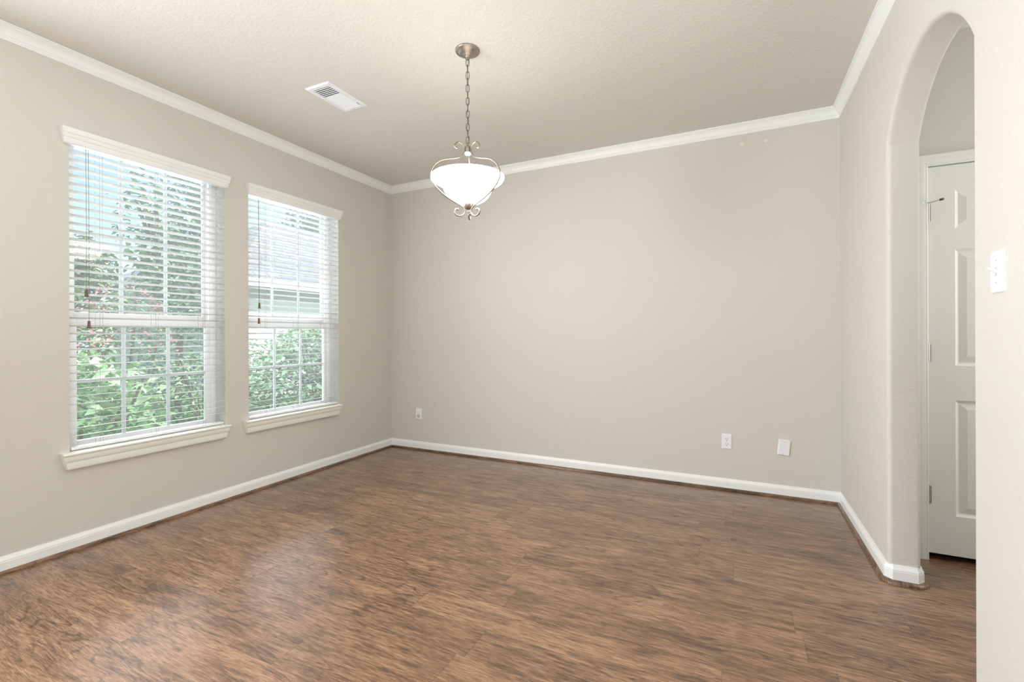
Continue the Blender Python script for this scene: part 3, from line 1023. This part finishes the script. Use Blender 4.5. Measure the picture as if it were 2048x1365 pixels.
for xa, xb in ((DX0 - 0.0119, DX0 - 0.003), (DX1 + 0.003, DX1 + 0.0119)):
    box(bm, xa, xb, YD - 0.0005, YD + 0.115, 0, DZ1 + 0.0119)
box(bm, DX0 - 0.003, DX1 + 0.003, YD - 0.0005, YD + 0.115, DZ1 + 0.004, DZ1 + 0.0119)
build('jamb', bm, M_DOOR, door)
for zc_ in (1.800, 1.072, 0.335):
    bm = bmesh.new()
    tube(bm, [(DX0 - 0.0015, YD - 0.004, zc_ - 0.046), (DX0 - 0.0015, YD - 0.004, zc_ + 0.046)], 0.0055, seg=12)
    for q in (-0.0275, -0.009, 0.009, 0.0275):
        tube(bm, [(DX0 - 0.0015, YD - 0.004, zc_ + q - 0.0008), (DX0 - 0.0015, YD - 0.004, zc_ + q + 0.0008)], 0.0060, seg=12)
    box(bm, DX0 + 0.001, DX0 + 0.010, YD + 0.0022, YD + 0.0040, zc_ - 0.044, zc_ + 0.044)
    tube(bm, [(DX0 - 0.0015, YD - 0.004, zc_ + 0.046), (DX0 - 0.0015, YD - 0.004, zc_ + 0.051)], 0.0040, seg=12)
    hg = build('hinge', bm, M_STEEL, door, smooth=50)
    if zc_ > 1.7:
        bm = bmesh.new()
        zz = zc_ + 0.050
        tube(bm, [(DX0 - 0.0015, YD - 0.004, zz), (DX0 + 0.020, YD - 0.028, zz + 0.002), (DX0 + 0.036, YD - 0.044, zz + 0.003)], 0.0032, seg=8)
        tube(bm, [(DX0 - 0.0015, YD - 0.004, zz), (DX0 - 0.030, YD - 0.030, zz - 0.001)], 0.0030, seg=8)
        st_ = build('door_stop', bm, M_STEEL, hg, smooth=50)
        bm = bmesh.new()
        tube(bm, [(DX0 + 0.034, YD - 0.042, zz + 0.003), (DX0 + 0.044, YD - 0.052, zz + 0.0035)], 0.0062, seg=12)
        st_['label'] = 'steel hinge pin stop'
        # bumper pads
        b_ = build('bumper', bm, M_RUBBER, door, smooth=50)
        bm = bmesh.new()
        tube(bm, [(DX0 - 0.028, YD - 0.028, zz - 0.001), (DX0 - 0.036, YD - 0.035, zz - 0.001)], 0.0058, seg=12)
        build('bumper', bm, M_PLATE, door, smooth=50)
# ------------------------------------------------------------------ outside: lawn, path, shrubs, trees, houses
bm = bmesh.new()
box(bm, -60, XL - WT - 0.02, -30, 45, GZ - 0.2, GZ)
struct(build('ground', bm, M_GRASS))
def leaf(bm, p, size, rnd, droop=0.35, long=1.7):
    th, ph = rnd.uniform(0, 2 * PI), rnd.uniform(-0.5, 0.9)
    d = Vector((math.cos(th) * math.cos(ph), math.sin(th) * math.cos(ph), math.sin(ph)))
    s = d.cross(Vector((0, 0, 1))).normalized()
    nrm = s.cross(d)
    roll_ = rnd.uniform(-0.8, 0.8)
    s = s * math.cos(roll_) + nrm * math.sin(roll_)
    L_, w = size * long, size * 0.5
    a = p
    m1 = p + d * L_ * 0.45 + s * w
    m2 = p + d * L_ * 0.45 - s * w
    t = p + d * L_ + Vector((0, 0, -droop * L_))
    va, v1, vt, v2 = bm.verts.new(a), bm.verts.new(m1), bm.verts.new(t), bm.verts.new(m2)
    bm.faces.new((va, v1, vt)); bm.faces.new((va, vt, v2))

def shrub(name, c, r, nleaf, size, label, group, mat, seed, cat='shrub', nst=9):
    rnd = random.Random(seed)
    e = empty(name, (c[0], c[1], GZ), label, cat, group)
    bm = bmesh.new()
    for k in range(nst):
        a = rnd.uniform(0, 2 * PI)
        q = rnd.uniform(0.3, 0.85)
        tip = Vector((c[0] + r[0] * q * math.cos(a), c[1] + r[1] * q * math.sin(a), GZ + r[2] * 2 * rnd.uniform(0.55, 0.95)))
        b0 = Vector((c[0] + 0.06 * math.cos(a), c[1] + 0.06 * math.sin(a), GZ - 0.02))
        tube(bm, smooth_path([b0, (b0 + tip) / 2 + Vector((0, 0, 0.08)), tip], 4), 0.012, seg=5)
    build('stems', bm, M_BARK, e)
    bm = bmesh.new()
    for i in range(nleaf):
        while True:
            v = Vector((rnd.uniform(-1, 1), rnd.uniform(-1, 1), rnd.uniform(-1, 1)))
            if 0.25 < v.length < 1: break
        v = v.normalized() * (v.length ** 0.5)
        bump = 1 + 0.18 * math.sin(5 * v.x + seed) * math.cos(6 * v.y + 2 * v.z)
        p = Vector((c[0] + v.x * r[0] * bump, c[1] + v.y * r[1] * bump, GZ + r[2] + v.z * r[2] * bump))
        if p.z < GZ + 0.02: p.z = GZ + 0.03
        leaf(bm, p, size * rnd.uniform(0.6, 1.25), rnd)
    build('foliage', bm, mat, e)
    return e
# loose broad-leaved shrub under the near window, clipped hedge under the far one
shrub('broadleaf_shrub', (-4.95, 1.95, 0), (0.58, 0.50, 0.68), 1500, 0.068, 'loose broad-leaved green shrub close outside the near window', None, M_LEAF, 1)
shrub('hedge', (-5.05, 4.45, 0), (0.55, 1.20, 0.83), 11000, 0.048, 'dense small-leaved green hedge close outside the far window', None, M_LEAFD, 20, cat='hedge', nst=16)
shrub('flowering_shrub', (-7.5, 3.35, 0), (0.62, 0.55, 1.12), 1500, 0.055, 'tall green shrub with pink blossoms beyond the lawn', None, M_TREE, 31)
shrub('low_shrub', (-8.1, 4.75, 0), (0.75, 0.62, 0.62), 1300, 0.06, 'low rounded green shrub at the foot of the tall dark tree', None, M_LEAFD, 33)
fs = [o for o in COL.objects if o.name == 'flowering_shrub'][0]
rnd = random.Random(5)
bm = bmesh.new()
for i in range(420):
    a, z = rnd.uniform(0, 2 * PI), rnd.uniform(0.15, 0.95)
    q = math.sqrt(max(0, 1 - z * z)) * rnd.uniform(0.85, 1.08)
    leaf(bm, Vector((-7.5 + 0.66 * q * math.cos(a), 3.35 + 0.58 * q * math.sin(a), GZ + 1.12 + z * 1.12)), 0.045, rnd, long=1.2)
build('blossoms', bm, M_FLOWER, fs)

def tree(c, hgt, r, nleaf, size, label, mat, seed):
    rnd = random.Random(seed)
    e = empty('tree', (c[0], c[1], GZ), label, 'tree', 'trees beyond the lawn')
    bm = bmesh.new()
    cz = GZ + hgt - r[2]
    tube(bm, [(c[0], c[1], GZ - 0.05), (c[0] + 0.08, c[1], (GZ + cz) / 2), (c[0], c[1] + 0.06, cz)], [0.06, 0.055, 0.04], seg=10)
    for k in range(7):
        a = rnd.uniform(0, 2 * PI)
        tube(bm, [(c[0], c[1], cz - r[2] * 0.5), (c[0] + r[0] * 0.6 * math.cos(a), c[1] + r[1] * 0.6 * math.sin(a), cz + r[2] * rnd.uniform(-0.1, 0.6))], [0.07, 0.025], seg=6)
    build('trunk', bm, M_BARK, e)
    blobs = []
    for k in range(16):
        v = Vector((rnd.gauss(0, 1), rnd.gauss(0, 1), rnd.gauss(0, 1))).normalized() * rnd.uniform(0.35, 0.75)
        blobs.append((v, rnd.uniform(0.28, 0.46)))
    bm = bmesh.new()
    for i in range(nleaf):
        b, br_ = blobs[i % len(blobs)]
        v = Vector((rnd.gauss(0, 1), rnd.gauss(0, 1), rnd.gauss(0, 1))).normalized() * (br_ * rnd.uniform(0.5, 1.0)) + b
        leaf(bm, Vector((c[0] + v.x * r[0], c[1] + v.y * r[1], cz + v.z * r[2])), size * rnd.uniform(0.6, 1.3), rnd)
    build('crown', bm, mat, e)
    return e
tree((-9.2, 4.95), 5.6, (1.10, 1.02, 2.5), 5200, 0.085, 'tall dark green tree filling the upper right of the near window', M_TREE, 41)
tree((-13.0, 4.9), 3.9, (1.2, 1.0, 1.5), 2600, 0.09, 'low pale green tree left of the pink blossoms', M_TREE2, 42)
tree((-20.5, 18.6), 10.5, (2.9, 3.0, 4.2), 6500, 0.17, 'large tree rising behind the grey shingled roof', M_TREE, 43)

# neighbour's house with a hipped grey roof
e = empty('neighbour_house', (-10.6, 10.5, GZ), 'pale house with grey shingled hip roof across the lawn', 'house')
hx, hy0, hy1, hz = -10.2, 6.75, 16.0, 2.45
bm = bmesh.new()
box(bm, hx - 5.4, hx, hy0, hy1, GZ, hz)
build('wall', bm, M_SIDING, e)
bm = bmesh.new()
ov = 0.45
ez = hz - 0.02
pts = [(hx + ov, hy0 - ov, ez), (hx + ov, hy1 + ov, ez), (hx - 5.4 - ov, hy1 + ov, ez), (hx - 5.4 - ov, hy0 - ov, ez)]
rl = 3.15
ridge = [(hx - 2.7, hy0 - ov + rl, ez + 2.2), (hx - 2.7, hy1 + ov - rl, ez + 2.2)]
v = [bm.verts.new(p) for p in pts]; r_ = [bm.verts.new(p) for p in ridge]
bm.faces.new((v[0], v[1], r_[1], r_[0])); bm.faces.new((v[1], v[2], r_[1])); bm.faces.new((v[2], v[3], r_[0], r_[1])); bm.faces.new((v[3], v[0], r_[0]))
bm.faces.new(v)
build('roof', bm, M_SHINGLE, e)
bm = bmesh.new()
box(bm, hx + ov, hx + ov + 0.03, hy0 - ov, hy1 + ov, ez - 0.16, ez + 0.02)
build('fascia', bm, M_HOUSETRIM, e)
bm = bmesh.new()
box(bm, hx + 0.002, hx + ov - 0.002, hy0 - ov, hy1 + ov, ez - 0.05, ez - 0.03)
build('soffit', bm, M_EAVE, e)
bm = bmesh.new()
box(bm, hx, hx + 0.03, hy0, hy1, hz - 0.42, hz - 0.08)  # dark grey strip along the top of the wall
build('wall_top_band', bm, M_EAVE, e)

# house further off to the left
e = empty('distant_house', (-21.0, 6.5, GZ), 'light grey house far off at the left of the near window', 'house')
bm = bmesh.new()
box(bm, -26, -20, 3.0, 8.0, GZ, 3.5)
build('wall', bm, simple('distant_grey', (0.55, 0.56, 0.60), 0.8), e)
bm = bmesh.new()
box(bm, -20.0, -19.4, 2.6, 8.3, 3.45, 3.75)
build('fascia', bm, M_HOUSETRIM, e)
bm = bmesh.new()
v = [bm.verts.new(p) for p in ((-19.4, 2.6, 3.75), (-19.4, 8.3, 3.75), (-26.6, 8.3, 3.75), (-26.6, 2.6, 3.75), (-23, 5.2, 4.6), (-23, 5.8, 4.6))]
for f in ((0, 1, 5, 4), (1, 2, 5), (2, 3, 4, 5), (3, 0, 4), (0, 3, 2, 1)):
    bm.faces.new([v[i] for i in f])
build('roof', bm, M_SHINGLE, e)
bm = bmesh.new()
box(bm, -20.02, -19.95, 6.9, 7.8, 1.0, 2.3)
wf = build('window_frame', bm, M_HOUSETRIM, e)
bm = bmesh.new()
box(bm, -19.95, -19.93, 6.97, 7.32, 1.08, 2.22)
box(bm, -19.95, -19.93, 7.36, 7.73, 1.08, 2.22)
build('pane', bm, simple('dusky_pane', (0.18, 0.24, 0.32), 0.15), wf)
